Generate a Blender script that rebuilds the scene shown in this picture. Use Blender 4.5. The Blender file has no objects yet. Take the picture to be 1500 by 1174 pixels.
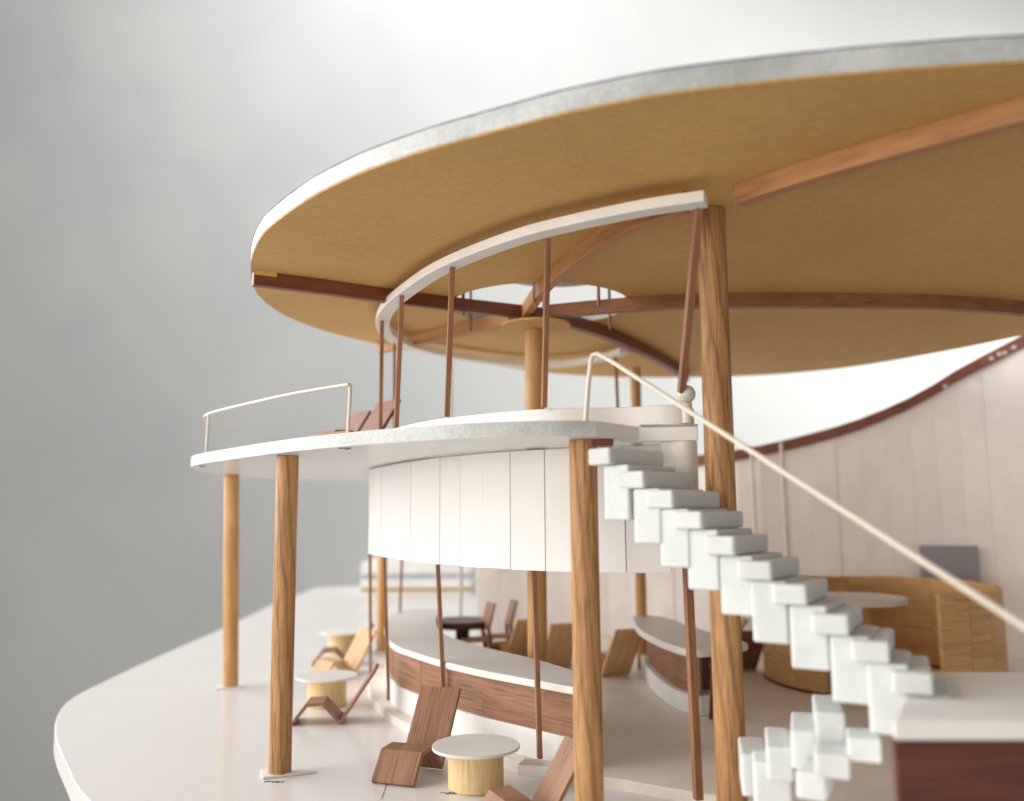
import bpy, bmesh, math, random
from mathutils import Vector, Matrix
random.seed(7)
S = 0.01                      # everything below is written in centimetres of the card model
scene = bpy.context.scene
C = scene.collection
R = math.radians

# ------------------------------------------------------------------ camera
cam_d = bpy.data.cameras.new('camera'); cam = bpy.data.objects.new('camera', cam_d); C.objects.link(cam)
scene.camera = cam
cam_d.sensor_fit = 'HORIZONTAL'; cam_d.sensor_width = 36.0
cam_d.lens = 36.0 * 1280 / 1500
cam_d.clip_start = 0.005; cam_d.clip_end = 20
PITCH, ROLL = math.atan(163 / 1280), R(-0.4)
cam.matrix_world = (Matrix.Translation((0, 0, 6.5 * S)) @ Matrix.Rotation(R(90) + PITCH, 4, 'X') @ Matrix.Rotation(ROLL, 4, 'Z'))
cam_d.dof.use_dof = True
cam_d.dof.focus_distance = 21.5 * S
cam_d.dof.aperture_fstop = 12.5

# ------------------------------------------------------------------ world and lamps
w = bpy.data.worlds.new('World'); scene.world = w; w.use_nodes = True
bg = w.node_tree.nodes['Background']
bg.inputs['Color'].default_value = (1.0, 0.965, 0.915, 1); bg.inputs['Strength'].default_value = 0.34

def lamp(name, loc, target, size, power, col, size_y=None):
    d = bpy.data.lights.new(name, 'AREA'); d.energy = power; d.color = col
    d.shape = 'RECTANGLE'; d.size = size * S; d.size_y = (size_y or size) * S
    o = bpy.data.objects.new(name, d); C.objects.link(o)
    o.location = Vector(loc) * S
    o.rotation_euler = (Vector(target) - Vector(loc)).to_track_quat('-Z', 'Y').to_euler()
    return o
lamp('window_light', (-90, 38, 40), (0, 32, 8), 150, 19.0, (1.0, 0.985, 0.96), 80)
lamp('front_fill_light', (-50, -60, 2), (3, 28, 7), 80, 4.0, (1.0, 0.90, 0.77), 40)  # unseen low fill, added to brighten the ceiling and interior
lamp('backdrop_light', (190, 195, 85), (60, 320, 70), 120, 38.0, (1.0, 0.975, 0.91))
lamp('backdrop_top_light', (-25, 195, 255), (-40, 320, 120), 130, 29.0, (0.965, 0.985, 1.0))

scene.view_settings.view_transform = 'Standard'; scene.view_settings.look = 'None'
scene.view_settings.exposure = 0.15; scene.view_settings.gamma = 1.0
scene.view_settings.use_curve_mapping = False
scene.render.engine = 'CYCLES'
scene.cycles.max_bounces = 7; scene.cycles.diffuse_bounces = 4

# ------------------------------------------------------------------ materials
def nodes(name):
    m = bpy.data.materials.new(name); m.use_nodes = True
    nt = m.node_tree; b = nt.nodes['Principled BSDF']
    return m, nt, b
def N(nt, t, **kw):
    n = nt.nodes.new(t)
    for k, v in kw.items(): setattr(n, k, v)
    return n
def ramp(nt, src, stops):
    r = N(nt, 'ShaderNodeValToRGB'); e = r.color_ramp.elements
    while len(e) < len(stops): e.new(0.5)
    for i, (p, c) in enumerate(stops):
        e[i].position = p; e[i].color = c if len(c) == 4 else (*c, 1)
    nt.links.new(src, r.inputs[0]); return r.outputs[0]
def mix(nt, fac, a, b, mode='MIX'):
    m = N(nt, 'ShaderNodeMix', data_type='RGBA', blend_type=mode)
    for s, v in ((m.inputs[0], fac), (m.inputs[6], a), (m.inputs[7], b)):
        if hasattr(v, 'is_linked') or hasattr(v, 'links'): nt.links.new(v, s)
        elif isinstance(v, (int, float)): s.default_value = v
        else: s.default_value = (*v, 1) if len(v) == 3 else v
    return m.outputs[2]
def mapped(nt, kind, scale):
    tc = N(nt, 'ShaderNodeTexCoord'); mp = N(nt, 'ShaderNodeMapping'); mp.inputs['Scale'].default_value = scale
    nt.links.new(tc.outputs[kind], mp.inputs[0])
    oi = N(nt, 'ShaderNodeObjectInfo'); mu = N(nt, 'ShaderNodeMath', operation='MULTIPLY'); mu.inputs[1].default_value = 37.0
    nt.links.new(oi.outputs['Random'], mu.inputs[0])
    cb = N(nt, 'ShaderNodeCombineXYZ')
    for i in range(3): nt.links.new(mu.outputs[0], cb.inputs[i])
    va = N(nt, 'ShaderNodeVectorMath', operation='ADD'); nt.links.new(mp.outputs[0], va.inputs[0]); nt.links.new(cb.outputs[0], va.inputs[1])
    return va.outputs[0]
def noise(nt, vec, scale, detail=4, rough=.6, dist=0):
    n = N(nt, 'ShaderNodeTexNoise'); n.inputs['Scale'].default_value = scale; n.inputs['Detail'].default_value = detail
    n.inputs['Roughness'].default_value = rough; n.inputs['Distortion'].default_value = dist
    nt.links.new(vec, n.inputs['Vector']); return n.outputs['Fac']
def bump(nt, b, h, strength, dist):
    bp = N(nt, 'ShaderNodeBump'); bp.inputs['Strength'].default_value = strength; bp.inputs['Distance'].default_value = dist * S
    nt.links.new(h, bp.inputs['Height']); nt.links.new(bp.outputs[0], b.inputs['Normal'])

def card(name, col, rough=.55, var=.06, bstr=.25, speck=0.0, coat=0.0, rv=.11, sss=0.0):
    """painted foam / card: blotchy, slightly uneven"""
    m, nt, b = nodes(name)
    v = mapped(nt, 'Object', (100, 100, 100))
    n1 = noise(nt, v, .55, 3, .6); n2 = noise(nt, v, 14, 2, .6)
    d = tuple(c * (1 - var * 2.2) for c in col); l = tuple(min(1, c * (1 + var)) for c in col)
    c1 = ramp(nt, n1, [(.28, d), (.62, l)])
    c2 = mix(nt, var * 2.5, c1, ramp(nt, n2, [(.3, tuple(c * .8 for c in col)), (.7, (1, 1, 1))]), 'MULTIPLY')
    if speck:
        n3 = noise(nt, v, 34, 2, .5)
        c2 = mix(nt, ramp(nt, n3, [(.62, (0, 0, 0)), (.72, (speck,) * 3)]), c2, (1, 1, 1))
    nt.links.new(c2, b.inputs['Base Color'])
    rr = ramp(nt, n1, [(.3, (rough - rv,) * 3), (.7, (rough + rv,) * 3)]); nt.links.new(rr, b.inputs['Roughness'])
    if sss:
        b.inputs['Subsurface Weight'].default_value = sss; b.inputs['Subsurface Radius'].default_value = (1, .95, .9); b.inputs['Subsurface Scale'].default_value = .0025
    if coat:
        b.inputs['Coat Weight'].default_value = coat; b.inputs['Coat Roughness'].default_value = .03; b.inputs['Coat IOR'].default_value = 1.6
    if bstr:
        h = mix(nt, .4, n2, noise(nt, v, 3.5, 2, .6)); bump(nt, b, h, bstr, .03)
    return m

def wood(name, dark, light, su=.35, sv=5.0, pores=.5, rough=.45, rings=.35, red=None, bstr=.25, fig=0.0):
    """grain runs along U; UVs are in cm"""
    m, nt, b = nodes(name)
    v = mapped(nt, 'UV', (1, 1, 1))
    sc = lambda a, c: (lambda o: (nt.links.new(v, o.inputs[0]), o.outputs[0])[1])(
        (lambda vm: (setattr(vm.inputs[1], 'default_value', (a, c, 1)), vm)[1])(N(nt, 'ShaderNodeVectorMath', operation='MULTIPLY')))
    g1 = noise(nt, sc(su, sv), 1.0, 4, .62, .5)
    g2 = noise(nt, sc(su * 4, sv * 7), 1.0, 3, .6)
    blot = noise(nt, sc(.5, .7), 1.0, 3, .6)
    base = ramp(nt, g1, [(.25, dark), (.5, tuple((a + c) / 2 for a, c in zip(dark, light))), (.75, light)])
    base = mix(nt, rings, base, ramp(nt, g2, [(.35, tuple(c * .45 for c in light)), (.6, light)]), 'MIX')
    base = mix(nt, .35, base, ramp(nt, blot, [(.3, (.72, .70, .68)), (.7, (1.12, 1.1, 1.08))]), 'MULTIPLY')
    if fig:
        wv = N(nt, 'ShaderNodeTexWave', wave_type='RINGS', rings_direction='SPHERICAL'); wv.inputs['Scale'].default_value = .9
        wv.inputs['Distortion'].default_value = 5.0; wv.inputs['Detail'].default_value = 2; wv.inputs['Detail Scale'].default_value = .7
        nt.links.new(sc(.42, 1.5), wv.inputs['Vector'])
        base = mix(nt, ramp(nt, wv.outputs['Fac'], [(.0, (fig,) * 3), (.28, (0, 0, 0))]), base, tuple(c * .75 for c in dark))
    if red:
        base = mix(nt, ramp(nt, noise(nt, sc(.25, .9), 1.0, 2), [(.4, (0, 0, 0)), (.7, (.55,) * 3)]), base, red)
    pr = noise(nt, sc(.8, 22), 1.0, 2, .55)
    base = mix(nt, ramp(nt, pr, [(.54, (0, 0, 0)), (.74, (pores,) * 3)]), base, tuple(c * .35 for c in dark))
    nt.links.new(base, b.inputs['Base Color'])
    b.inputs['Roughness'].default_value = rough; b.inputs['Specular IOR Level'].default_value = .35
    bump(nt, b, mix(nt, .5, g2, pr), bstr, .02)
    return m

M = {}
M['foam'] = card('white_foam', (.80, .79, .77), .55, .05, .25)
M['foam_edge'] = card('plastered_foam_edge', (.50, .52, .52), .42, .12, .6, speck=.5)
M['deck'] = card('glossy_white_card', (.80, .80, .77), .3, .03, .0, coat=1.0)
M['base'] = card('base_board_white', (.71, .69, .67), .34, .008, .0, coat=.25, rv=.015)
M['floor'] = card('interior_card', (.78, .71, .64), .5, .05, .15)  # white card; warm tint puts bounce light into the colour
M['panel'] = card('matt_white_panel', (.77, .755, .745), .6, .02, .08)
M['wallpanel'] = card('wall_panel', (.88, .835, .815), .6, .03, .06)
M['ring'] = card('ring_card', (.82, .80, .79), .55, .03, .15)
M['stair'] = card('stair_foam', (.63, .655, .65), .6, .05, .3, sss=.45)
M['tabletop'] = card('table_card', (.70, .675, .64), .5, .03, .15)
M['cream'] = card('cream_wire', (.62, .575, .49), .4, .03, .05)
M['seam'] = card('seam_backing', (.62, .59, .57), .8, .02, .0)
M['door'] = card('violet_grey_card', (.30, .275, .32), .6, .03, .05)
M['indigo'] = card('indigo_sheet', (.11, .11, .20), .5, .1, .1)
M['ball'] = card('pale_green_grey_bead', (.62, .64, .55), .3, .04, .05)
M['bluegrey'] = card('blue_grey_card', (.42, .47, .50), .6, .05, .05)
M['graphite'] = card('graphite', (.18, .175, .17), .6, .1, .0)
M['backdrop'] = card('backdrop_paper', (.50, .50, .49), .95, .015, .0)
dm, dnt, db = nodes('glossy_white_deck'); db.inputs['Base Color'].default_value = (.86, .86, .83, 1); db.inputs['Roughness'].default_value = .5
db.inputs['Coat Weight'].default_value = .45; db.inputs['Coat Roughness'].default_value = .03; db.inputs['Coat IOR'].default_value = 1.5; db.inputs['Specular IOR Level'].default_value = .2
M['deck'] = dm
bm_, bnt, bb = nodes('mottled_backdrop_paper')
bv = mapped(bnt, 'Object', (1, 1, 1))
bnt.links.new(ramp(bnt, noise(bnt, bv, 1.6, 3, .55, .4), [(.3, (.555, .57, .575)), (.7, (.635, .635, .625))]), bb.inputs['Base Color']); bb.inputs['Roughness'].default_value = .95
M['backdrop'] = bm_
# kraft ceiling board: short fibres plus soft blotches
def kraft():
    m, nt, b = nodes('kraft_ceiling_board')
    v = mapped(nt, 'Object', (100, 100, 100))
    st = N(nt, 'ShaderNodeMapping'); st.inputs['Scale'].default_value = (1, 5, 1); st.inputs['Rotation'].default_value = (0, 0, R(28)); nt.links.new(v, st.inputs[0])
    f = noise(nt, st.outputs[0], 4.5, 4, .75, .6); bl = noise(nt, v, .22, 2, .55); g = noise(nt, v, 26, 3, .7)
    c = ramp(nt, f, [(.3, (.55, .32, .105)), (.7, (.76, .48, .185))])
    c = mix(nt, .5, c, ramp(nt, bl, [(.3, (.82, .78, .74)), (.7, (1.08, 1.08, 1.08))]), 'MULTIPLY')
    c = mix(nt, .35, c, ramp(nt, g, [(.35, (.7, .68, .64)), (.6, (1.1, 1.1, 1.1))]), 'MULTIPLY')
    nt.links.new(c, b.inputs['Base Color']); b.inputs['Roughness'].default_value = .62
    b.inputs['Specular IOR Level'].default_value = .3
    bump(nt, b, mix(nt, .5, f, g), .25, .03)
    return m
M['kraft'] = kraft()
M['oak'] = wood('oak_dowel', (.22, .085, .028), (.60, .335, .14), .45, 4.2, .75, .45, .35, fig=.5)
M['beech'] = wood('beech_dowel', (.42, .20, .068), (.64, .37, .155), .45, 3.0, .4, .40, .25)
M['stick'] = wood('walnut_stick', (.17, .07, .036), (.39, .195, .105), .5, 6, .4, .5, .3)
M['mahog'] = wood('mahogany_strip', (.12, .032, .018), (.26, .085, .042), .4, 3.5, .4, .42, .3)
M['beamlit'] = wood('lit_beam_wood', (.36, .155, .058), (.56, .29, .125), .3, 3.5, .35, .5, .3)  # lit copy of the beam wood, the light put into its colour
M['beammid'] = wood('mid_beam_wood', (.17, .06, .028), (.36, .165, .075), .3, 3.5, .4, .45, .3)  # same beam wood, tone set between its lit and darker copies
M['walnut'] = wood('walnut_veneer', (.13, .055, .028), (.42, .225, .13), .28, 5.0, .8, .5, .35, red=(.22, .085, .045))
M['walnutlight'] = wood('light_walnut_veneer', (.46, .24, .11), (.74, .45, .24), .3, 4.0, .4, .5, .3)
M['honey'] = wood('honey_veneer', (.66, .38, .18), (.90, .60, .33), .3, 4.0, .3, .5, .25)
M['mahogdark'] = wood('dark_mahogany_veneer', (.06, .018, .012), (.17, .06, .036), .22, 3.0, .4, .4, .3)
M['pale'] = wood('pale_basswood', (.66, .46, .215), (.80, .615, .34), .6, 4, .35, .55, .25)
M['boothwood'] = wood('booth_veneer', (.54, .275, .10), (.80, .52, .25), .12, 2.4, .5, .5, .35)
M['ochre'] = wood('ochre_board', (.45, .28, .09), (.55, .36, .14), .3, 3, .2, .6, .2)

# ------------------------------------------------------------------ mesh helpers (cm in, metres out)
def finish(name, me, mat, parent=None, bevel=0.0, smooth=40, seg=2):
    if smooth:
        me.shade_smooth(); me.set_sharp_from_angle(angle=R(smooth))
    o = bpy.data.objects.new(name, me); C.objects.link(o)
    if mat: me.materials.append(M[mat])
    if parent: o.parent = parent
    if bevel:
        b = o.modifiers.new('bevel', 'BEVEL'); b.width = bevel * S; b.segments = seg; b.limit_method = 'ANGLE'; b.angle_limit = R(35)
        b.harden_normals = True
    return o
def mesh(name, verts, faces, uvs=None):
    me = bpy.data.meshes.new(name)
    me.from_pydata([tuple(c * S for c in v) for v in verts], [], faces)
    if uvs:
        ul = me.uv_layers.new(name='UVMap')
        for p in me.polygons:
            for li, vi in zip(p.loop_indices, p.vertices): ul.data[li].uv = uvs[vi]
    me.update(); return me
def cr(pts, n=8, closed=False):
    """Catmull-Rom resampling"""
    P = [Vector(p) for p in pts]; out = []; k = len(P)
    for i in range(k if closed else k - 1):
        a, b_, c, d = (P[(i - 1) % k], P[i], P[(i + 1) % k], P[(i + 2) % k]) if closed else (P[max(i - 1, 0)], P[i], P[i + 1], P[min(i + 2, k - 1)])
        for j in range(n):
            t = j / n
            out.append(.5 * ((2 * b_) + (c - a) * t + (2 * a - 5 * b_ + 4 * c - d) * t * t + (3 * b_ - a - 3 * c + d) * t ** 3))
    if not closed: out.append(P[-1])
    return out
def resample(path, step):
    P = [Vector(p) for p in path]; out = [P[0].copy()]; acc = 0
    L = sum((P[i + 1] - P[i]).length for i in range(len(P) - 1)); k = max(1, round(L / step)); step = L / k
    for i in range(len(P) - 1):
        seg = P[i + 1] - P[i]; l = seg.length; t = step - acc
        while t <= l + 1e-9 and len(out) < k:
            out.append(P[i] + seg * (t / l)); t += step
        acc = l - (t - step)
    out.append(P[-1].copy()); return out
def prism(outline, z0, z1, holes=(), jitter=0):
    """vertical-sided slab; holes allowed"""
    bm = bmesh.new(); loops = [outline] + list(holes)
    rings = []
    for z in (z0, z1):
        edges = []; rr = []
        for lp in loops:
            vs = [bm.verts.new((p[0] * S, p[1] * S, z * S)) for p in lp]; rr.append(vs)
            edges += [bm.edges.new((vs[i], vs[(i + 1) % len(vs)])) for i in range(len(vs))]
        if holes: bmesh.ops.triangle_fill(bm, use_beauty=True, edges=edges)
        else: bm.faces.new(rr[0])
        rings.append(rr)
    for a, b_ in zip(*rings):
        for i in range(len(a)):
            j = (i + 1) % len(a); bm.faces.new((a[i], a[j], b_[j], b_[i]))
    bmesh.ops.recalc_face_normals(bm, faces=bm.faces)
    uv = bm.loops.layers.uv.new('UVMap')
    for f in bm.faces:
        for l in f.loops: l[uv].uv = (l.vert.co.x / S, l.vert.co.y / S + l.vert.co.z / S)
    me = bpy.data.meshes.new('slab'); bm.to_mesh(me); bm.free(); return me
def normals2(path):
    out = []
    for i in range(len(path)):
        d = (path[min(i + 1, len(path) - 1)] - path[max(i - 1, 0)]); d = Vector((d.x, d.y)).normalized()
        out.append(Vector((-d.y, d.x)))
    return out
def strip(path, half, z0, z1, shift=0.0):
    """rectangular section swept along a plan path; z0 / z1 number or list; half = half thickness; U runs along"""
    path = [Vector((p[0], p[1])) for p in path]; n = normals2(path); k = len(path)
    z0 = z0 if isinstance(z0, (list, tuple)) else [z0] * k; z1 = z1 if isinstance(z1, (list, tuple)) else [z1] * k
    V, U, F = [], [], []; u = 0
    for i in range(k):
        if i: u += (path[i] - path[i - 1]).length
        a = path[i] + n[i] * (shift + half); b_ = path[i] + n[i] * (shift - half)
        h = z1[i] - z0[i]
        V += [(a.x, a.y, z0[i]), (a.x, a.y, z1[i]), (b_.x, b_.y, z1[i]), (b_.x, b_.y, z0[i])]
        U += [(u, z0[i]), (u, z1[i]), (u, z1[i] + 2 * half), (u, z0[i] + 2 * half + .3)]
    for i in range(k - 1):
        for j in range(4):
            a, b_ = i * 4 + j, i * 4 + (j + 1) % 4
            F.append((a, b_, b_ + 4, a + 4))
    F += [(3, 2, 1, 0), tuple((k - 1) * 4 + j for j in range(4))]
    me = mesh('strip', V, F, U); fixn(me); return me
def fixn(me):
    bm = bmesh.new(); bm.from_mesh(me); bmesh.ops.recalc_face_normals(bm, faces=bm.faces); bm.to_mesh(me); bm.free()
def dowel(r, h, n=36, r2=None, wob=.004):
    r2 = r2 or r; V, U, F = [], [], []; rings = 6
    prof = [(r * .93, 0), (r, r * .07)] + [(r + (r2 - r) * t / rings + random.uniform(-wob, wob) * r * 2, h * t / rings) for t in range(1, rings)] + [(r2, h - r * .07), (r2 * .93, h)]
    for rr, z in prof:
        for j in range(n + 1):
            a = 2 * math.pi * j / n
            V.append((rr * math.cos(a), rr * math.sin(a), z)); U.append((z, a * r))
    for i in range(len(prof) - 1):
        for j in range(n):
            a = i * (n + 1) + j; F.append((a, a + 1, a + n + 2, a + n + 1))
    F += [tuple(range(n - 1, -1, -1)), tuple((len(prof) - 1) * (n + 1) + j for j in range(n))]
    return mesh('dowel', V, F, U)
def disc(r, h, n=64, wob=0.0):
    ph = random.random() * 6
    return prism([(r * (1 + wob * math.sin(3 * 2 * math.pi * j / n + ph)) * math.cos(2 * math.pi * j / n), r * math.sin(2 * math.pi * j / n)) for j in range(n)], 0, h)
def tube(path, r, n=12):
    P = [Vector(p) for p in path]; V, U, F = [], [], []; up = Vector((0, 0, 1)); u = 0; prev = None
    for i, p in enumerate(P):
        d = (P[min(i + 1, len(P) - 1)] - P[max(i - 1, 0)]).normalized()
        if prev is None: a = d.cross(up if abs(d.z) < .9 else Vector((1, 0, 0))).normalized()
        else: a = (prev - d * prev.dot(d)).normalized()
        prev = a; b_ = d.cross(a)
        if i: u += (p - P[i - 1]).length
        for j in range(n):
            t = 2 * math.pi * j / n; q = p + (a * math.cos(t) + b_ * math.sin(t)) * r
            V.append(q[:]); U.append((u, t * r))
    for i in range(len(P) - 1):
        for j in range(n):
            a, b_ = i * n + j, i * n + (j + 1) % n; F.append((a, b_, b_ + n, a + n))
    F += [tuple(range(n - 1, -1, -1)), tuple((len(P) - 1) * n + j for j in range(n))]
    me = mesh('tube', V, F, U); fixn(me); return me
def board(a, b_, half_w, th, side):
    """flat board from a to b (its long / grain axis), width along `side`"""
    a, b_ = Vector(a), Vector(b_); d = b_ - a; s = Vector(side).normalized(); n = d.cross(s).normalized() * (th / 2)
    L = d.length; V, U = [], []
    for p, u in ((a, 0), (b_, L)):
        for q, t, v in ((-half_w, -1, 0), (half_w, -1, 2 * half_w), (half_w, 1, 2 * half_w + th), (-half_w, 1, -th)):
            V.append((p + s * q + n * t)[:]); U.append((u, v))
    F = [(0, 1, 2, 3), (7, 6, 5, 4), (0, 4, 5, 1), (1, 5, 6, 2), (2, 6, 7, 3), (3, 7, 4, 0)]
    me = mesh('board', V, F, U); fixn(me); return me
def box(x0, x1, y0, y1, z0, z1):
    V = [(x, y, z) for x in (x0, x1) for y in (y0, y1) for z in (z0, z1)]
    U = [(v[0] + v[1], v[2] + v[1] * .5) for v in V]
    F = [(0, 1, 3, 2), (4, 6, 7, 5), (0, 4, 5, 1), (2, 3, 7, 6), (0, 2, 6, 4), (1, 5, 7, 3)]
    me = mesh('box', V, F, U); fixn(me); return me
def obox(o, t, wv, lt, lw, z0, z1):
    """box from corner o, along t by lt and along wv by lw"""
    o, t, wv = Vector(o), Vector(t), Vector(wv)
    Q = [o, o + t * lt, o + t * lt + wv * lw, o + wv * lw]
    return prism([(q.x, q.y) for q in Q], z0, z1)
def empty(name, loc=(0, 0, 0), rz=0, label=None, cat=None, group=None):
    o = bpy.data.objects.new(name, None); C.objects.link(o); o.empty_display_size = .005
    o.location = Vector(loc) * S; o.rotation_euler = (0, 0, rz)
    tag(o, label, cat, group); return o
def tag(o, label=None, cat=None, group=None, kind=None):
    if label: o['label'] = label
    if cat: o['category'] = cat
    if group: o['group'] = group
    if kind: o['kind'] = kind
    return o
def copy_tree(o, parent=None):
    c = o.copy(); C.objects.link(c)
    if parent: c.parent = parent
    for ch in [x for x in bpy.data.objects if x.parent == o]: copy_tree(ch, c)
    return c

# ------------------------------------------------------------------ the setting
# plain paper wall behind, and the stand that carries the base board
bd = finish('backdrop', mesh('backdrop', [(-700, 320, -300), (700, 320, -300), (700, 320, 500), (-700, 320, 500)], [(0, 1, 2, 3)]), 'backdrop', smooth=0); tag(bd, kind='structure')
plate = cr([(-13.4, 80), (-17.3, 72.6), (-16.7, 52), (-16.4, 41.2), (-16.1, 35.2), (-15.8, 32.3), (-15.05, 29.9), (-13.7, 27.1), (-11.8, 24), (-9.67, 20.9), (-5, 15.5), (2, 11), (12, 9), (24, 11), (30, 25), (30, 60), (20, 80)], 8, True)
ground = finish('ground', prism(plate, -0.6, 0), 'base', bevel=.04); tag(ground, kind='structure')
stand = finish('table', prism(cr([(-6, 66), (-7, 45), (-5, 28), (4, 18), (18, 18), (24, 30), (24, 58), (14, 70)], 8, True), -4, -.61), 'seam', bevel=.1); tag(stand, kind='structure')
inner = cr([(16, 18.6), (10, 19.0), (6.2, 19.5), (3.9, 20.6), (2.45, 21.5), (1.05, 22.2), (-.2, 23.3), (-2.0, 25.3), (-3.6, 27.8), (-4.8, 30.8), (-5.6, 35), (-5.6, 40), (-3, 44.5), (3, 46), (12, 44.5), (20, 41), (22, 30), (20, 20)], 8, True)
fl = finish('floor', prism(inner, -.05, .25), 'floor', bevel=.03); tag(fl, kind='structure')
def mark(pts, r=.018, parent=ground, z=.006):
    finish('pencil_mark', tube([(x, y, z) for x, y in pts], r, 5), 'graphite', parent)
for cx0, cy0, s_ in ((-6.1, 22.35, .8), (-1.75, 21.35, .9)):
    for q in range(4):
        mark([(cx0 + s_ * (.12 * q + random.uniform(-.05, .05)), cy0 + random.uniform(-.06, .06)), (cx0 + s_ * (.12 * q + .16), cy0 + random.uniform(-.1, .1)), (cx0 + s_ * (.12 * q + .24), cy0 + random.uniform(-.08, .08))], .014)
mark([(-3.05, 21.0), (-3.1, 22.2), (-3.08, 23.4)], .006)
mark([(2.4, 20.5), (3.6, 19.8), (5.2, 19.2)], .008)

# ------------------------------------------------------------------ canopy roof
roof = empty('canopy_roof', (4.5, 27, 13), 0, 'large curved canopy roof with kraft ceiling and white plastered edge', 'roof')
roof_in = [(-6.9, 22.5), (-6.05, 20.3), (-5.26, 18.95), (-4.15, 17.47), (-3.18, 16.44), (-2.41, 15.77), (-1.45, 15.07), (-.56, 14.52), (.15, 14.1), (.93, 13.66), (2.29, 13.08), (3.51, 12.75), (4.69, 12.5), (6.13, 12.26), (7.55, 12.1), (11, 11.9), (15.5, 13.6), (19, 18.5), (20, 25), (20, 30), (19.2, 33), (17.92, 36), (15.9, 39.4), (13.6, 41.3), (10.8, 42.3), (7.5, 42.5), (4.6, 42.1), (1.0, 40.3), (-2.85, 36.3), (-5.06, 33.6), (-6.4, 31.5), (-7.2, 29.6), (-7.6, 27.6), (-7.55, 25.2)]
rp = cr(roof_in, 8, True)
ctr = Vector((4.5, 27))
HUB = Vector((.78, 27.5))
hole = [(HUB.x + .12 + 2.85 * math.cos(2 * math.pi * j / 64), HUB.y - .2 + 2.95 * math.sin(2 * math.pi * j / 64)) for j in range(64)]
def local(me, o): # shift mesh into the parent's local frame
    me.transform(Matrix.Translation(-o.location)); return me
def P_(name, me, mat, parent, **kw):
    me.transform(Matrix.Translation(-parent.matrix_basis.translation) if parent.rotation_euler.z == 0 else parent.matrix_basis.inverted())
    return finish(name, me, mat, parent, **kw)
def inset(outline, d):
    P = [Vector((p[0], p[1])) for p in outline]; out = []
    k = len(P)
    area = sum(P[i].x * P[(i + 1) % k].y - P[(i + 1) % k].x * P[i].y for i in range(k))
    sg = 1 if area > 0 else -1
    for i in range(k):
        t = (P[(i + 1) % k] - P[i - 1]).normalized(); out.append(P[i] + Vector((-t.y, t.x)) * d * sg)
    return out
rough_edge = [p + Vector((random.uniform(-.004, .004), random.uniform(-.004, .004), )) for p in [Vector((q[0], q[1])) for q in rp]]
P_('roof_board', prism(rough_edge, 13.03, 13.40, [hole]), 'foam_edge', roof, bevel=.03)
P_('ceiling_sheet', prism(inset(rp, .015), 13.0, 13.03, [hole]), 'kraft', roof)
P_('top_sheet', prism(inset(rp, -.012), 13.40, 13.42, [hole]), 'indigo', roof)
def beam(name, pts, half, z0, z1, mat):
    P_(name, strip(cr([Vector(p) for p in pts], 6), half, z0, z1), mat, roof, bevel=.015)
beam('beam', [(.42, 27.25), (-2.25, 25.85), (-3.9, 24.85), (-5.65, 23.75), (-6.98, 23.0)], .13, 12.6, 13.0, 'mahog')
P_('card_shim', strip([Vector((-6.35, 23.1)), Vector((-6.88, 22.85))], .08, 12.88, 13.0, shift=-.12), 'kraft', roof)
beam('beam', [(.45, 27.1), (.95, 23.8), (1.64, 21.2), (2.45, 18.9), (3.06, 17.95), (3.6, 17.3)], .13, 12.58, 13.0, 'beamlit')
beam('beam', [(4.62, 17.0), (5.3, 16.15), (6.2, 15.2), (7.2, 14.25), (8.3, 13.3), (9.6, 12.9)], .16, 12.6, 13.0, 'beamlit')
beam('beam', [(1.15, 27.2), (4.2, 26.15), (7.3, 25.85), (10.4, 26.0), (13.2, 26.3), (16.2, 27.2), (19.6, 28.6)], .15, 12.58, 13.0, 'beammid')
beam('beam', [(1.25, 27.7), (3.13, 30.2), (4.78, 33.1), (6.3, 36.2), (7.83, 39.7), (8.3, 41.2)], .15, 12.58, 13.0, 'mahog')
beam('beam', [(0.0, 28.1), (-1.64, 29.75), (-3.21, 31.3), (-5.1, 33.1)], .13, 12.58, 13.0, 'beamlit')
ring_path = cr([(3.95, 17.1), (2.99, 17.5), (2.2, 17.95), (1.37, 18.5), (.34, 19.3), (-.8, 20.55), (-1.93, 22.1), (-2.84, 23.85), (-3.69, 25.8), (-4.25, 27.7), (-4.52, 29.7), (-4.35, 31.7), (-3.69, 33.4), (-2.49, 35.1), (-.86, 36.6), (.91, 37.5), (2.66, 37.1), (4.0, 35.6), (4.6, 34.3)], 8)
ring_path = [p * .968 for p in ring_path]
P_('ring_beam', strip(ring_path, .22, 12.5, 12.73, shift=-.11), 'ring', roof, bevel=.02)
hp = disc(1.1, .07); hp.transform(Matrix.Translation(Vector((HUB.x, HUB.y, 12.38)) * S)); P_('hub_plate', hp, 'kraft', roof)
hb = disc(.3, .5); hb.transform(Matrix.Translation(Vector((HUB.x, HUB.y, 12.46)) * S)); P_('hub_block', hb, 'stick', roof)
cap = disc(2.3, .2); cap.transform(Matrix.Translation(Vector((HUB.x + .8, HUB.y + .3, 14.35)) * S)); P_('skylight_cap', cap, 'panel', roof, bevel=.03)
for ang in (150, 205, 25, 85, 310, 265):
    px_, py_ = HUB.x + .12 + 2.62 * math.cos(R(ang)), HUB.y - .15 + 2.72 * math.sin(R(ang))
    q = dowel(.05, 1.62, 8); q.transform(Matrix.Translation(Vector((px_, py_, 12.5)) * S)); P_('skylight_pin', q, 'stick', roof)

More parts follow.
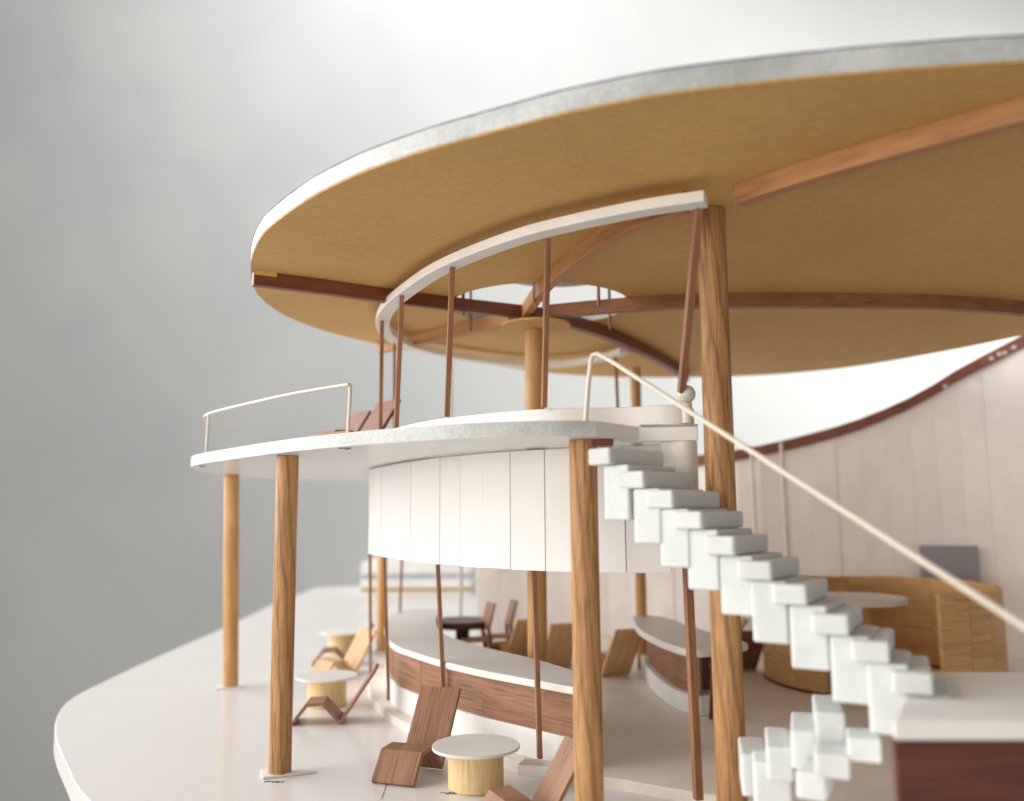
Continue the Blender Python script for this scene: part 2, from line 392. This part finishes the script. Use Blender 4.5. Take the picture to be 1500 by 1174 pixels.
# ------------------------------------------------------------------ wooden columns
def column(x, y, z0, z1, r, mat, label, foot=None, lean=(0, 0)):
    t = empty('wooden_column', (x, y, z0), 0, label, 'column', 'round timber columns')
    me = dowel(r, z1 - z0)
    if lean != (0, 0):
        sh = Matrix.Identity(4); sh[0][2] = lean[0] / (z1 - z0); sh[1][2] = lean[1] / (z1 - z0); me.transform(sh)
    finish('shaft', me, mat, t).rotation_euler.z = random.random() * 6
    if lean != (0, 0): t.children[0].rotation_euler.z = 0
    if foot:
        f = finish('foot_pad', obox((foot[0], foot[1], 0), (math.cos(foot[4]), math.sin(foot[4]), 0), (-math.sin(foot[4]), math.cos(foot[4]), 0), foot[2], foot[3], 0.0, .07), 'foam', t, bevel=.02)
        f2 = finish('foot_pad', obox((-.38, -.36, 0), (1, .25, 0), (-.25, 1, 0), .62, .7, 0.0, .045), 'foam', t, bevel=.01)
    return t
column(-5.9, 22.95, .0, 8.0, .285, 'oak', 'knotty oak column nearest the rounded left corner, standing on a white cross pad', (-.3, -.45, 1.3, .22, R(24)))
column(-10.68, 34.0, 0, 8.0, .285, 'beech', 'smooth beech column farthest left, under the tip of the balcony', (-.45, -.42, 1.0, .3, R(15)), (-.22, 0))
column(1.5, 18.5, 0, 8.0, .295, 'oak', 'foreground oak column under the balcony corner beside the stair top')
column(4.36, 18.4, .0, 13.0, .31, 'oak', 'tall oak column rising behind the white stair to the roof')
column(.74, 28.0, .25, 12.38, .31, 'beech', 'central column under the round hub plate of the roof')
column(5.15, 36, .25, 12.45, .22, 'beech', 'thin beech column behind the stair handrail, under the dark rear beam')
column(-6.2, 42.0, 0, 8.0, .23, 'beech', 'thin pale column far back beside the bar, foot in a white blob', (-.35, -.3, .7, .6, R(10)))

# ------------------------------------------------------------------ thin square sticks
def stick(a, b_, w_, label, mat='stick'):
    a, b_ = Vector(a), Vector(b_)
    me = board((0, 0, 0), (b_ - a), w_, w_ * 2, (1, .25, 0))
    o = finish('thin_stick', me, mat, None, bevel=.012); o.location = a * S
    tag(o, label, 'stick', 'thin walnut window sticks')
    return o
stick((-4.12, 27.2, 8.82), (-4.08, 27.0, 12.5), .06, 'thin stick at the far left bend of the white ring, above the deck')
stick((-3.2, 24.0, 8.82), (-3.05, 23.8, 12.5), .065, 'thin stick rising beside the two small chairs on the balcony')
stick((-1.6, 21.3, 8.82), (-1.45, 21.0, 12.5), .065, 'upper thin stick left of the central column, third from the ring bend')
stick((.72, 19.5, 8.82), (.82, 18.75, 12.5), .06, 'upper thin stick crossing in front of the central column')
stick((3.62, 18.5, 9.0), (3.78, 16.9, 12.6), .075, 'reddish stick rising from the pale bead, left of the tall column')
stick((-4.3, 31.8, 8.82), (-4.2, 30.8, 12.5), .05, 'blurred rear stick behind the left bend of the ring')
stick((-2.45, 35.1, 8.82), (-2.38, 34.0, 12.5), .05, 'blurred rear stick seen beside the third ring stick', 'cream')
stick((4.3, 35.0, 8.82), (4.1, 34.0, 12.5), .055, 'rear stick left of the thin beech column, behind the handrail')
stick((.62, 22.35, .5), (.5, 22.35, 6.2), .062, 'lower stick in front of the right end of the bar')
stick((-1.98, 26.0, .3), (-2.28, 26.0, 6.5), .06, 'lower stick behind the large lounge chair, in front of the bar')
stick((-4.22, 30.4, .25), (-4.5, 30.6, 6.5), .055, 'lower stick at the left end of the walnut bar front')
stick((-5.6, 35.2, .25), (-5.45, 33.6, 6.5), .055, 'lower stick left of the bar, beside the pale far column')
stick((-4.9, 38.6, 2.2), (-4.75, 38.6, 8.0), .05, 'blurred lower stick standing on the far end of the bar')
stick((-2.55, 43, .25), (-2.5, 43, 8.0), .07, 'pale blurred stick in front of the far stack of boards', 'cream')
stick((4.0, 20.0, .25), (3.88, 20.0, 7.9), .09, 'thick reddish stick under the stair, left of the tall column')
ft = finish('stick_pad', obox((-.42, -.36, 0), (1, -.3, 0), (.3, 1, 0), 1.0, .55, 0, .27), 'foam', None, bevel=.03); ft.location = Vector((.5, 22.15, .25)) * S
tag(ft, 'small white foam pad under the stick at the right bar end', 'pad')

# ------------------------------------------------------------------ balcony deck
deck = empty('balcony_deck', (-3, 30, 8), 0, 'glossy white balcony deck wrapping round the upper floor', 'deck')
near = cr([(1.7, 17.66), (.68, 17.56), (-.7, 17.85), (-2.21, 18.68), (-3.91, 19.98), (-5.7, 21.75), (-8.0, 24.6), (-9.8, 27.1), (-10.9, 29.9), (-11.5, 33.5), (-11.1, 37.2), (-9.5, 40), (-6.8, 42.4), (-3, 43.2), (1, 42.7), (4, 40.3), (5.4, 36.8), (5.2, 30), (4.6, 24), (4.1, 19.6)], 6)
out = list(near) + [Vector((4.02, 18.85)), Vector((2.75, 18.95))]
P_('slab', prism(out, 8.0, 8.32), 'deck', deck, bevel=.025)
P_('rim', strip(near[:90], .012, 8.004, 8.316, shift=.014), 'foam_edge', deck)
curb = cr([(4.0, 19.3), (2.3, 19.4), (.77, 19.55), (-.6, 20.4), (-2.05, 21.85), (-3.35, 24.2), (-4.25, 27), (-4.6, 29.7), (-4.4, 31.9), (-2.5, 35.2), (.9, 37.6), (3.6, 36), (4.6, 31), (4.4, 24)], 6, True)
P_('raised_floor', prism(curb, 8.325, 8.80), 'foam', deck, bevel=.03)
P_('landing', obox((2.78, 18.87, 0), (1, -.02, 0), (0, 1, 0), 1.25, .9, 8.325, 8.36), 'foam_edge', deck, bevel=.01)
P_('column_plate', box(1.55, 2.12, 18.25, 18.75, 7.86, 7.995), 'mahog', deck, bevel=.01)
def m2(pts): P_('pencil_mark', tube(pts, .012, 5), 'graphite', deck)
m2([(-4.05, 20.3, 7.99), (-3.75, 20.25, 7.99), (-3.95, 20.75, 7.99)])
P_('nail_head', (lambda me: (me.transform(Matrix.Translation(Vector((-9.75, 27.5, 7.97)) * S)), me)[1])(disc(.09, .04, 12)), 'stick', deck)

rail = [(-3.8, 20.15, 8.32), (-3.76, 20.12, 9.35), (-3.82, 20.15, 9.44), (-3.95, 20.22, 9.46)]
rl = cr(rail + [(-5.6, 21.75, 9.46), (-7.4, 23.8, 9.46), (-9.05, 25.9, 9.46), (-9.75, 27.6, 9.46), (-10.2, 30, 9.46), (-10.1, 33.4, 9.46), (-9.2, 36.6, 9.46), (-7.4, 38.8, 9.46), (-5.2, 40.2, 9.46), (-3.5, 40.8, 9.46)], 6)
rt = empty('balcony_railing', (-6, 25, 8.32), 0, 'thin cream wire railing looping round the left balcony', 'railing')
P_('top_rail', tube(rl, .042), 'cream', rt)
P_('post', tube([(-9.08, 25.9, 8.32), (-9.05, 25.9, 9.44)], .042), 'cream', rt)
P_('post', tube([(-9.2, 36.6, 8.32), (-9.2, 36.6, 9.44)], .042), 'cream', rt)
P_('foot_bar', tube([(-3.82, 20.15, 8.36), (-4.55, 20.75, 8.36)], .035), 'stick', rt)

hr = [Vector(p) for p in ((1.5, 17.75, 8.32), (1.56, 17.75, 9.0), (1.635, 17.75, 9.6), (1.67, 17.73, 9.69), (1.76, 17.65, 9.70), (2.0, 17.35, 9.50))]
hr += [Vector((2.0, 17.35, 9.50)).lerp(Vector((6.9, 11.05, 4.65)), t) for t in (.3, .6, 1)]
h_ = finish('stair_handrail', tube(hr, .05), 'cream'); tag(h_, 'cream wire handrail sloping down beside the white stair', 'handrail')
ball = bpy.data.meshes.new('ball'); bm = bmesh.new(); bmesh.ops.create_uvsphere(bm, u_segments=24, v_segments=16, radius=.2 * S); bm.to_mesh(ball); bm.free()
bt = empty('round_bead', (3.72, 18.7, 8.36), 0, 'pale green grey bead lamp at the landing beside the tall column', 'bead')
bo = finish('bead', ball, 'ball', bt); bo.location = Vector((0.02, -.1, .62)) * S
finish('bead_stand', dowel(.11, .45, 20), 'cream', bt).location = Vector((.05, 0, 0)) * S
wk = finish('landing_wall', strip(cr([(3.3, 19.25), (3.55, 18.98), (3.8, 18.92), (4.02, 19.1)], 6), .04, 6.4, 7.99), 'foam', bevel=.01); tag(wk, 'small curved white card under the landing beside the tall column', 'panel')

# ------------------------------------------------------------------ hanging curved wall of white panels
band_path = cr([(3.5, 19.6), (2.55, 19.8), (1.5, 20.3), (.24, 21.05), (-.5, 21.75), (-1.1, 22.45), (-2.05, 23.75), (-3.05, 25.55), (-3.9, 27.4), (-4.72, 29.4), (-5.0, 31.5), (-4.7, 34), (-3.5, 36.4)], 10)
hw = empty('hanging_wall', (-1, 25, 5.1), 0, 'white curved panel wall hanging below the balcony deck', 'wall')
pts = resample(band_path, .98)
P_('backing', strip(resample(band_path, .3), .02, 5.2, 7.95, shift=-.075), 'seam', hw)
for i in range(len(pts) - 1):
    a, b_ = pts[i], pts[i + 1]; d = (b_ - a).normalized(); g = .007
    sh = random.uniform(-.012, .012)
    P_('panel', strip([a + d * g, a.lerp(b_, .5) + Vector((-d.y, d.x)) * .012, b_ - d * g], .04, 5.13 + random.uniform(-.012, .012), 7.955, shift=sh), 'panel', hw, bevel=.012)

# ------------------------------------------------------------------ back wall with sloping mahogany rail
bw = empty('back_wall', (10, 43, 0), 0, 'tall white panelled rear wall with mahogany top rail and door', 'wall')
wp = [(-1.9, 46.0, 8.6), (1.5, 46.2, 8.6), (5, 45.6, 8.7), (8.2, 44.0, 8.9), (10.98, 42.2, 9.2), (13.31, 41.5, 9.66), (15.87, 40.5, 10.35), (18.36, 39.5, 11.42), (19.89, 38.7, 12.4), (22.03, 37, 13.65), (24.5, 34.5, 15.1), (26, 31.5, 16)]
wpath = resample(cr([Vector(p) for p in wp], 8), 1.15)
for i in range(len(wpath) - 1):
    a, b_ = wpath[i], wpath[i + 1]; d = Vector((b_.x - a.x, b_.y - a.y)).normalized()
    A = Vector((a.x, a.y)) + d * .003; B = Vector((b_.x, b_.y)) - d * .003
    P_('panel', strip([A, B], .05, .25, [a.z, b_.z], shift=random.uniform(-.02, .02)), 'wallpanel', bw, bevel=.006)
P_('backing', strip([Vector((p.x, p.y)) for p in wpath], .02, .25, [p.z - .1 for p in wpath], shift=.11), 'seam', bw)
tr = [p for p in wpath if p.x > 8]
cuts = [0, 5, 9, 12, len(tr) - 1]
for c0, c1 in zip(cuts, cuts[1:]):
    seg = tr[c0:c1 + 1]
    P_('top_rail', strip([Vector((p.x, p.y)) for p in seg], .13, [p.z - .3 for p in seg], [p.z + .2 for p in seg], shift=-.12), 'mahog', bw, bevel=.015)
for gx, gy, gz in ((20.9, 37.85, 13.12), (21.15, 37.65, 13.28), (21.3, 37.5, 13.30), (21.6, 37.3, 13.5), (19.3, 38.85, 12.05), (20.3, 38.3, 12.4)):
    q = disc(.09, .07, 7); q.transform(Matrix.Rotation(R(70), 4, 'X')); q.transform(Matrix.Translation(Vector((gx, gy - .28, gz - .15)) * S)); P_('glue_chip', q, 'foam', bw)
P_('door', strip([Vector((18.05, 39.35)), Vector((20.1, 38.3))], .03, .3, 4.9, shift=-.1), 'door', bw, bevel=.01)

stick((11.1, 40.2, .25), (11.0, 40.2, 9.3), .05, 'pale upright strip on the rear wall, left of the pair beside the tall column', 'seam')
stick((12.55, 40.4, .25), (12.45, 40.4, 9.6), .06, 'pale upright strip on the rear wall, right of the pair beside the tall column', 'cream')

# ------------------------------------------------------------------ bars
def counter(name, outer, innerp, label, zt, z_wood0, plinth_out, seg_len):
    t = empty(name, (outer[len(outer) // 2][0], outer[len(outer) // 2][1], .25), 0, label, 'bar counter', 'curved bar counters')
    o_ = cr(outer, 8); i_ = cr(innerp, 8)
    P_('countertop', prism(list(o_) + list(i_), zt - .2, zt), 'tabletop', t, bevel=.03)
    path = resample(o_, seg_len); n = normals2(path)
    return t, o_
bar_out = [(1.62, 22.45), (1.5, 22.15), (.3, 23.35), (-.99, 24.7), (-2.03, 26.05), (-3.2, 27.95), (-4.0, 29.6), (-4.75, 33), (-5.2, 37), (-5.1, 39.4)]
bar_in = [(-4.2, 40.6), (-3.3, 39.5), (-3.1, 36), (-2.5, 32), (-1.1, 29), (.5, 26.6), (1.55, 24.6), (1.72, 23.4)]
bar = empty('bar_counter', (-1.5, 28, .25), 0, 'long curved bar with white top and walnut front behind the lounge chairs', 'bar counter', 'curved bar counters')
bo_ = cr(bar_out[1:], 8); bi_ = cr(bar_in, 8)
P_('countertop', prism([Vector((1.68, 22.4))] + list(bo_) + list(bi_), 2.02, 2.22), 'tabletop', bar, bevel=.04)
fp = [p for p in resample(bo_, .25)]
nn = normals2(fp)
fpi = [p - n * .16 for p, n in zip(fp, nn)]
seglen = 14; i = 0
while i < len(fpi) - 2:
    j = min(i + seglen, len(fpi) - 1)
    P_('front_panel', strip(fpi[i:j + 1], .05, .98, 2.015, shift=random.uniform(-.008, .008)), 'walnut', bar, bevel=.01); i = j
e0 = fpi[0]
P_('end_panel', board((e0.x + .06, e0.y + .02, 1.5), (e0.x + .16, e0.y + 1.9, 1.5), .51, .06, (0, 0, 1)), 'walnut', bar, bevel=.01)
P_('plinth', strip([p - n * .13 for p, n in zip(fp, nn)], .09, .25, .975), 'foam', bar, bevel=.02)
P_('core', strip([p - n * .6 for p, n in zip(fp, nn)][4:], .36, .26, 2.0), 'foam', bar)

o2 = cr([(6.9, 27.9), (6.2, 27.55), (5.4, 27.45), (4.85, 29), (4.5, 32.2), (4.75, 36)], 8); i2 = cr([(5.3, 36.6), (6.1, 35.4), (6.5, 33), (7.1, 30.2), (7.5, 28.7)], 8)
bar2 = empty('bar_counter', (5.8, 31, .25), 0, 'short curved bar with white top and plinth, half hidden by the stair sticks', 'bar counter', 'curved bar counters')
P_('countertop', prism(list(o2) + list(i2), 2.05, 2.3), 'tabletop', bar2, bevel=.05)
f2 = resample(cr([(5.55, 27.75), (5.05, 29.2), (4.85, 32.2), (5.05, 35.5)], 8), .3)
P_('front_panel', strip(f2, .05, .85, 2.045, shift=-.25), 'walnut', bar2, bevel=.01)
P_('end_panel', strip([Vector((5.75, 28.0)), Vector((6.9, 28.35))], .05, .85, 2.04, shift=.6), 'mahogdark', bar2, bevel=.01)
P_('plinth', prism(list(cr([(6.8, 28.15), (6.0, 27.85), (5.55, 27.8), (5.05, 29.2), (4.85, 32.2), (5.05, 35.7)], 8)) + list(cr([(6.0, 35.2), (6.3, 33), (6.9, 30)], 8)), .255, .845), 'foam', bar2, bevel=.03)

# ------------------------------------------------------------------ round booth
bc = Vector((13.6, 33.4)); br = 4.05
booth = empty('round_booth', (bc.x, bc.y, .25), 0, 'round booth wall of tan wood veneer in front of the grey door', 'booth')
a0, a1, np_ = -85, 222, 20
for i in range(np_):
    s0 = a0 + (a1 - a0) * i / np_; s1 = a0 + (a1 - a0) * (i + 1) / np_
    seg = [Vector((bc.x + br * math.cos(R(s0 + .06 + (s1 - s0 - .12) * q / 4)), bc.y + br * math.sin(R(s0 + .06 + (s1 - s0 - .12) * q / 4)))) for q in range(5)]
    P_('panel', strip(seg, .11, .25, 3.72 + random.uniform(-.015, .015), shift=random.uniform(-.01, .01)), 'boothwood', booth, bevel=.015)
P_('base_line', strip([Vector((bc.x + br * math.cos(R(a0 + (a1 - a0) * q / 60)), bc.y + br * math.sin(R(a0 + (a1 - a0) * q / 60)))) for q in range(61)], .16, .25, .33), 'mahogdark', booth)
bt_ = empty('booth_table', (12.7, 33.4, .25), 0, 'round white table inside the wooden booth', 'table')
finish('tabletop', disc(1.9, .22), 'tabletop', bt_, bevel=.03).location = Vector((0, 0, 2.8)) * S
finish('pedestal', dowel(.7, 2.8), 'boothwood', bt_)

# ------------------------------------------------------------------ upper stair
st = empty('staircase', (3.5, 16, 3), 0, 'white foam block staircase descending in front of the tall column', 'staircase')
steps = [(1.51, 17.6, 7.75), (2.08, 17.2, 7.27), (2.53, 16.8, 6.88), (2.97, 16.4, 6.50), (3.45, 16.0, 6.04), (3.93, 15.6, 5.63), (4.4, 15.2, 5.25), (4.91, 14.8, 4.80), (5.4, 14.4, 4.42), (5.85, 14.0, 4.0)]
for k, (sx, sy, z) in enumerate(steps):
    wa = R(45 + 22 * k / 9); wv = Vector((math.cos(wa), math.sin(wa))); t = Vector((wv.y, -wv.x)); p = Vector((sx, sy))
    P_('tread', obox((*p, 0), (*t, 0), (*wv, 0), .58 + random.uniform(-.02, .02), 1.9 + random.uniform(-.08, .06), z - .34, z + random.uniform(-.015, .015)), 'stair', st, bevel=.05, seg=3)
    q = p + t * (.24 + random.uniform(-.05, .05)) + wv * (.09 + random.uniform(-.05, .05))
    P_('riser_block', obox((*q, 0), (*t, 0), (*wv, 0), .62, 1.65, z - 1.42 + random.uniform(-.04, .04), z - .345), 'stair', st, bevel=.05, seg=3)
# lower flight
ls = empty('lower_stair', (4.8, 15, .25), 0, 'short lower flight of stacked white foam blocks below the main stair', 'staircase')
def blk(x, y, z, a, lt, lw, h, name='step'):
    t = Vector((math.cos(R(a)), math.sin(R(a)))); wv = Vector((-t.y, t.x))
    P_(name, obox((x, y, 0), (*t, 0), (*wv, 0), lt, lw, z - h, z), 'stair', ls, bevel=.05, seg=3)
for (x, y, z, ang_, lt, lw, h, nm) in (
        (4.97, 15.0, 3.18, -17, .48, 1.5, .62, 'step'), (4.60, 15.15, 2.85, -18, .52, 1.5, .62, 'step'),
        (4.24, 15.35, 2.54, -15, .43, 1.5, .55, 'step'), (4.12, 16.6, 2.1, -12, .5, 1.3, .75, 'step'),
        (5.16, 14.15, 2.98, -20, .5, .75, .36, 'support_block'), (4.68, 14.25, 2.72, -19, .52, .72, .37, 'support_block'),
        (4.42, 14.4, 2.42, -28, .45, .8, .42, 'support_block'), (4.1, 15.7, 2.2, -14, .62, .8, 1.95, 'support_block')):
    blk(x, y, z, ang_, lt, lw, h, nm)

# right platform
pf = empty('stair_platform', (7, 13, .25), 0, 'white landing slab on a dark mahogany front at the right corner', 'platform')
P_('slab', prism([(5.18, 12.42), (9.5, 12.3), (10.8, 15.9), (7.2, 16.1)], 3.36, 3.62), 'foam', pf, bevel=.04)
P_('front_panel', board((5.24, 12.6, 1.8), (9.4, 12.45, 1.8), 1.55, .12, (0, 0, 1)), 'mahogdark', pf, bevel=.02)
P_('side_panel', board((5.33, 12.72, 1.77), (7.0, 15.7, 1.77), 1.525, .1, (0, 0, 1)), 'foam', pf, bevel=.01)

# ------------------------------------------------------------------ lounge chairs (front towards local -X)
def lounge(mat):
    t = empty('lounge_chair')
    prof_ = [(-1.55, .05), (-1.12, .60), (-.62, .62), (-.08, .06), (.98, 1.62)]
    nm = ['front_leg', 'seat', 'rear_leg', 'backrest']
    for i, n_ in enumerate(nm):
        a, b_ = Vector((prof_[i][0], 0, prof_[i][1])), Vector((prof_[i + 1][0], 0, prof_[i + 1][1]))
        d = (b_ - a).normalized() * .03
        me = board(a - (d if n_ != 'backrest' else d * 0), b_ + d, .53 + .004 * i, .1, (0, 1, 0))
        finish(n_, me, mat, t, bevel=.015)
    return t
protos = {m: lounge(m) for m in ('walnut', 'walnutlight', 'stick', 'mahog', 'honey')}
used = set()
def chair(x, y, z, face, label, mat='walnut', sc=1.0, group='bent veneer lounge chairs'):
    """face = compass angle the chair looks towards (0 = +X)"""
    if mat not in used: t = protos[mat]; used.add(mat)
    else: t = copy_tree(protos[mat])
    t.location = Vector((x, y, z)) * S; t.rotation_euler = (0, 0, R(face - 180)); t.scale = (sc,) * 3
    tag(t, label, 'lounge chair', group); return t
chair(-2.35, 23.55, 0, 250, 'large walnut lounge chair beside the nearest white round table', sc=1.08)
chair(-5.35, 28.6, 0, 185, 'walnut lounge chair seen side-on in front of the middle round table')
chair(.58, 19.7, 0, 205, 'walnut lounge chair cut off by the bottom edge, beside the foreground column', sc=.9)
chair(-6.75, 36.8, 0, 228, 'light lounge chair just behind the middle round table', 'walnutlight')
chair(-7.15, 39.2, 0, 190, 'dark lounge chair by the farthest round table', 'stick')
chair(-4.95, 28.4, 8.32, 224, 'brown chair on the balcony beside the thin stick', 'mahog', 1.15)
chair(-6.2, 30.6, 8.32, 224, 'smaller brown chair on the balcony beside the railing end', 'mahog', 1.08)
chair(.22, 37.6, .25, 114, 'tan chair behind the bar, left of the central column', 'honey', 1.14)
chair(1.72, 36.2, .25, 106, 'tan chair behind the bar, just right of the central column', 'honey', 1.14)
chair(3.9, 34.4, .25, 112, 'tan chair right of the foreground column, beside the bar end', 'honey', 1.14)
chair(8.75, 40.6, .25, 175, 'brown chair by the rear wall, left of the pair above the short bar', 'walnut')
chair(9.0, 38.6, .25, 175, 'brown chair by the rear wall, right of the pair above the short bar', 'walnut')
chair(9.05, 35.4, .25, 100, 'dark chair edge-on between the tall column and the wooden booth', 'stick')

# ------------------------------------------------------------------ round side tables
def side_table(x, y, label, sc=1.0):
    t = empty('side_table', (x, y, 0), random.random() * 3, label, 'side table', 'round white side tables'); t.scale = (sc,) * 3
    finish('tabletop', disc(1.05, .07, 48, .012), 'tabletop', t, bevel=.015).location = Vector((0, 0, .92)) * S
    finish('drum_base', dowel(.66, .915, 40, wob=.002), 'pale', t)
    return t
side_table(-.92, 21.75, 'nearest white round table on a pale drum base, in front of the bar')
side_table(-6.4, 30.9, 'white round table beside the knotty oak column, chair leaning in front')
side_table(-8.0, 42.0, 'blurred round table farthest back on the bright base board')

# ------------------------------------------------------------------ dining set at the back
dt = empty('dining_table', (-2.2, 38.6, .25), 0, 'dark round dining table behind the bar', 'table')
finish('tabletop', disc(1.25, .3), 'mahogdark', dt, bevel=.04).location = Vector((0, 0, 1.35)) * S
finish('pedestal', dowel(.3, 1.35), 'mahogdark', dt)
def dchair(x, y, rz, label, mat):
    t = empty('dining_chair', (x, y, .25), R(rz), label, 'chair', 'upright dining chairs')
    finish('seat', board((-.5, 0, .95), (.5, 0, .95), .5, .12, (0, 1, 0)), 'walnutlight', t, bevel=.02)
    finish('backrest', board((.42, 0, 1.35), (.72, 0, 2.45), .5, .1, (0, 1, 0)), mat, t, bevel=.02)
    for s_ in (-1, 1):
        finish('leg', board((-.42, .42 * s_, 0), (-.42, .42 * s_, .9), .06, .1, (1, 0, 0)), 'walnutlight', t)
        finish('leg', board((.62, .42 * s_, 0), (.45, .42 * s_, 1.4), .07, .1, (1, 0, 0)), 'walnut', t)
    return t
dchair(-1.6, 37.6, 20, 'upright chair with tan seat at the dark dining table', 'walnut')
dchair(-.65, 38.6, 15, 'upright chair with red-brown square back, right of the dining table', 'walnut')
sl = empty('bar_stool', (6.35, 27.2, .25), R(15), 'small dark stool frame at the end of the short bar', 'stool')
finish('seat', board((-.35, 0, 1.55), (.35, 0, 1.55), .3, .1, (0, 1, 0)), 'mahogdark', sl)
for sx in (-1, 1):
    for sy in (-1, 1): finish('leg', board((.36 * sx, .28 * sy, 0), (.26 * sx, .22 * sy, 1.5), .045, .09, (1, 0, 0)), 'mahogdark', sl)
finish('rung', board((-.32, -.25, .95), (.32, -.25, .95), .04, .07, (0, 0, 1)), 'mahogdark', sl)

# far stack of boards
fs = empty('board_stack', (-7, 74, 0), 0, 'blurred stack of layered boards far behind the bar', 'board stack')
for z0, z1, m_, dx in ((0, .3, 'foam', 0), (.3, .62, 'ochre', -.1), (.62, 1.3, 'foam', 0), (1.3, 1.7, 'bluegrey', -.15), (1.7, 2.6, 'foam', 0)):
    P_('layer', box(-12, -3.3 + dx, 70 - dx, 78, z0 + .003, z1), m_, fs, bevel=.02)
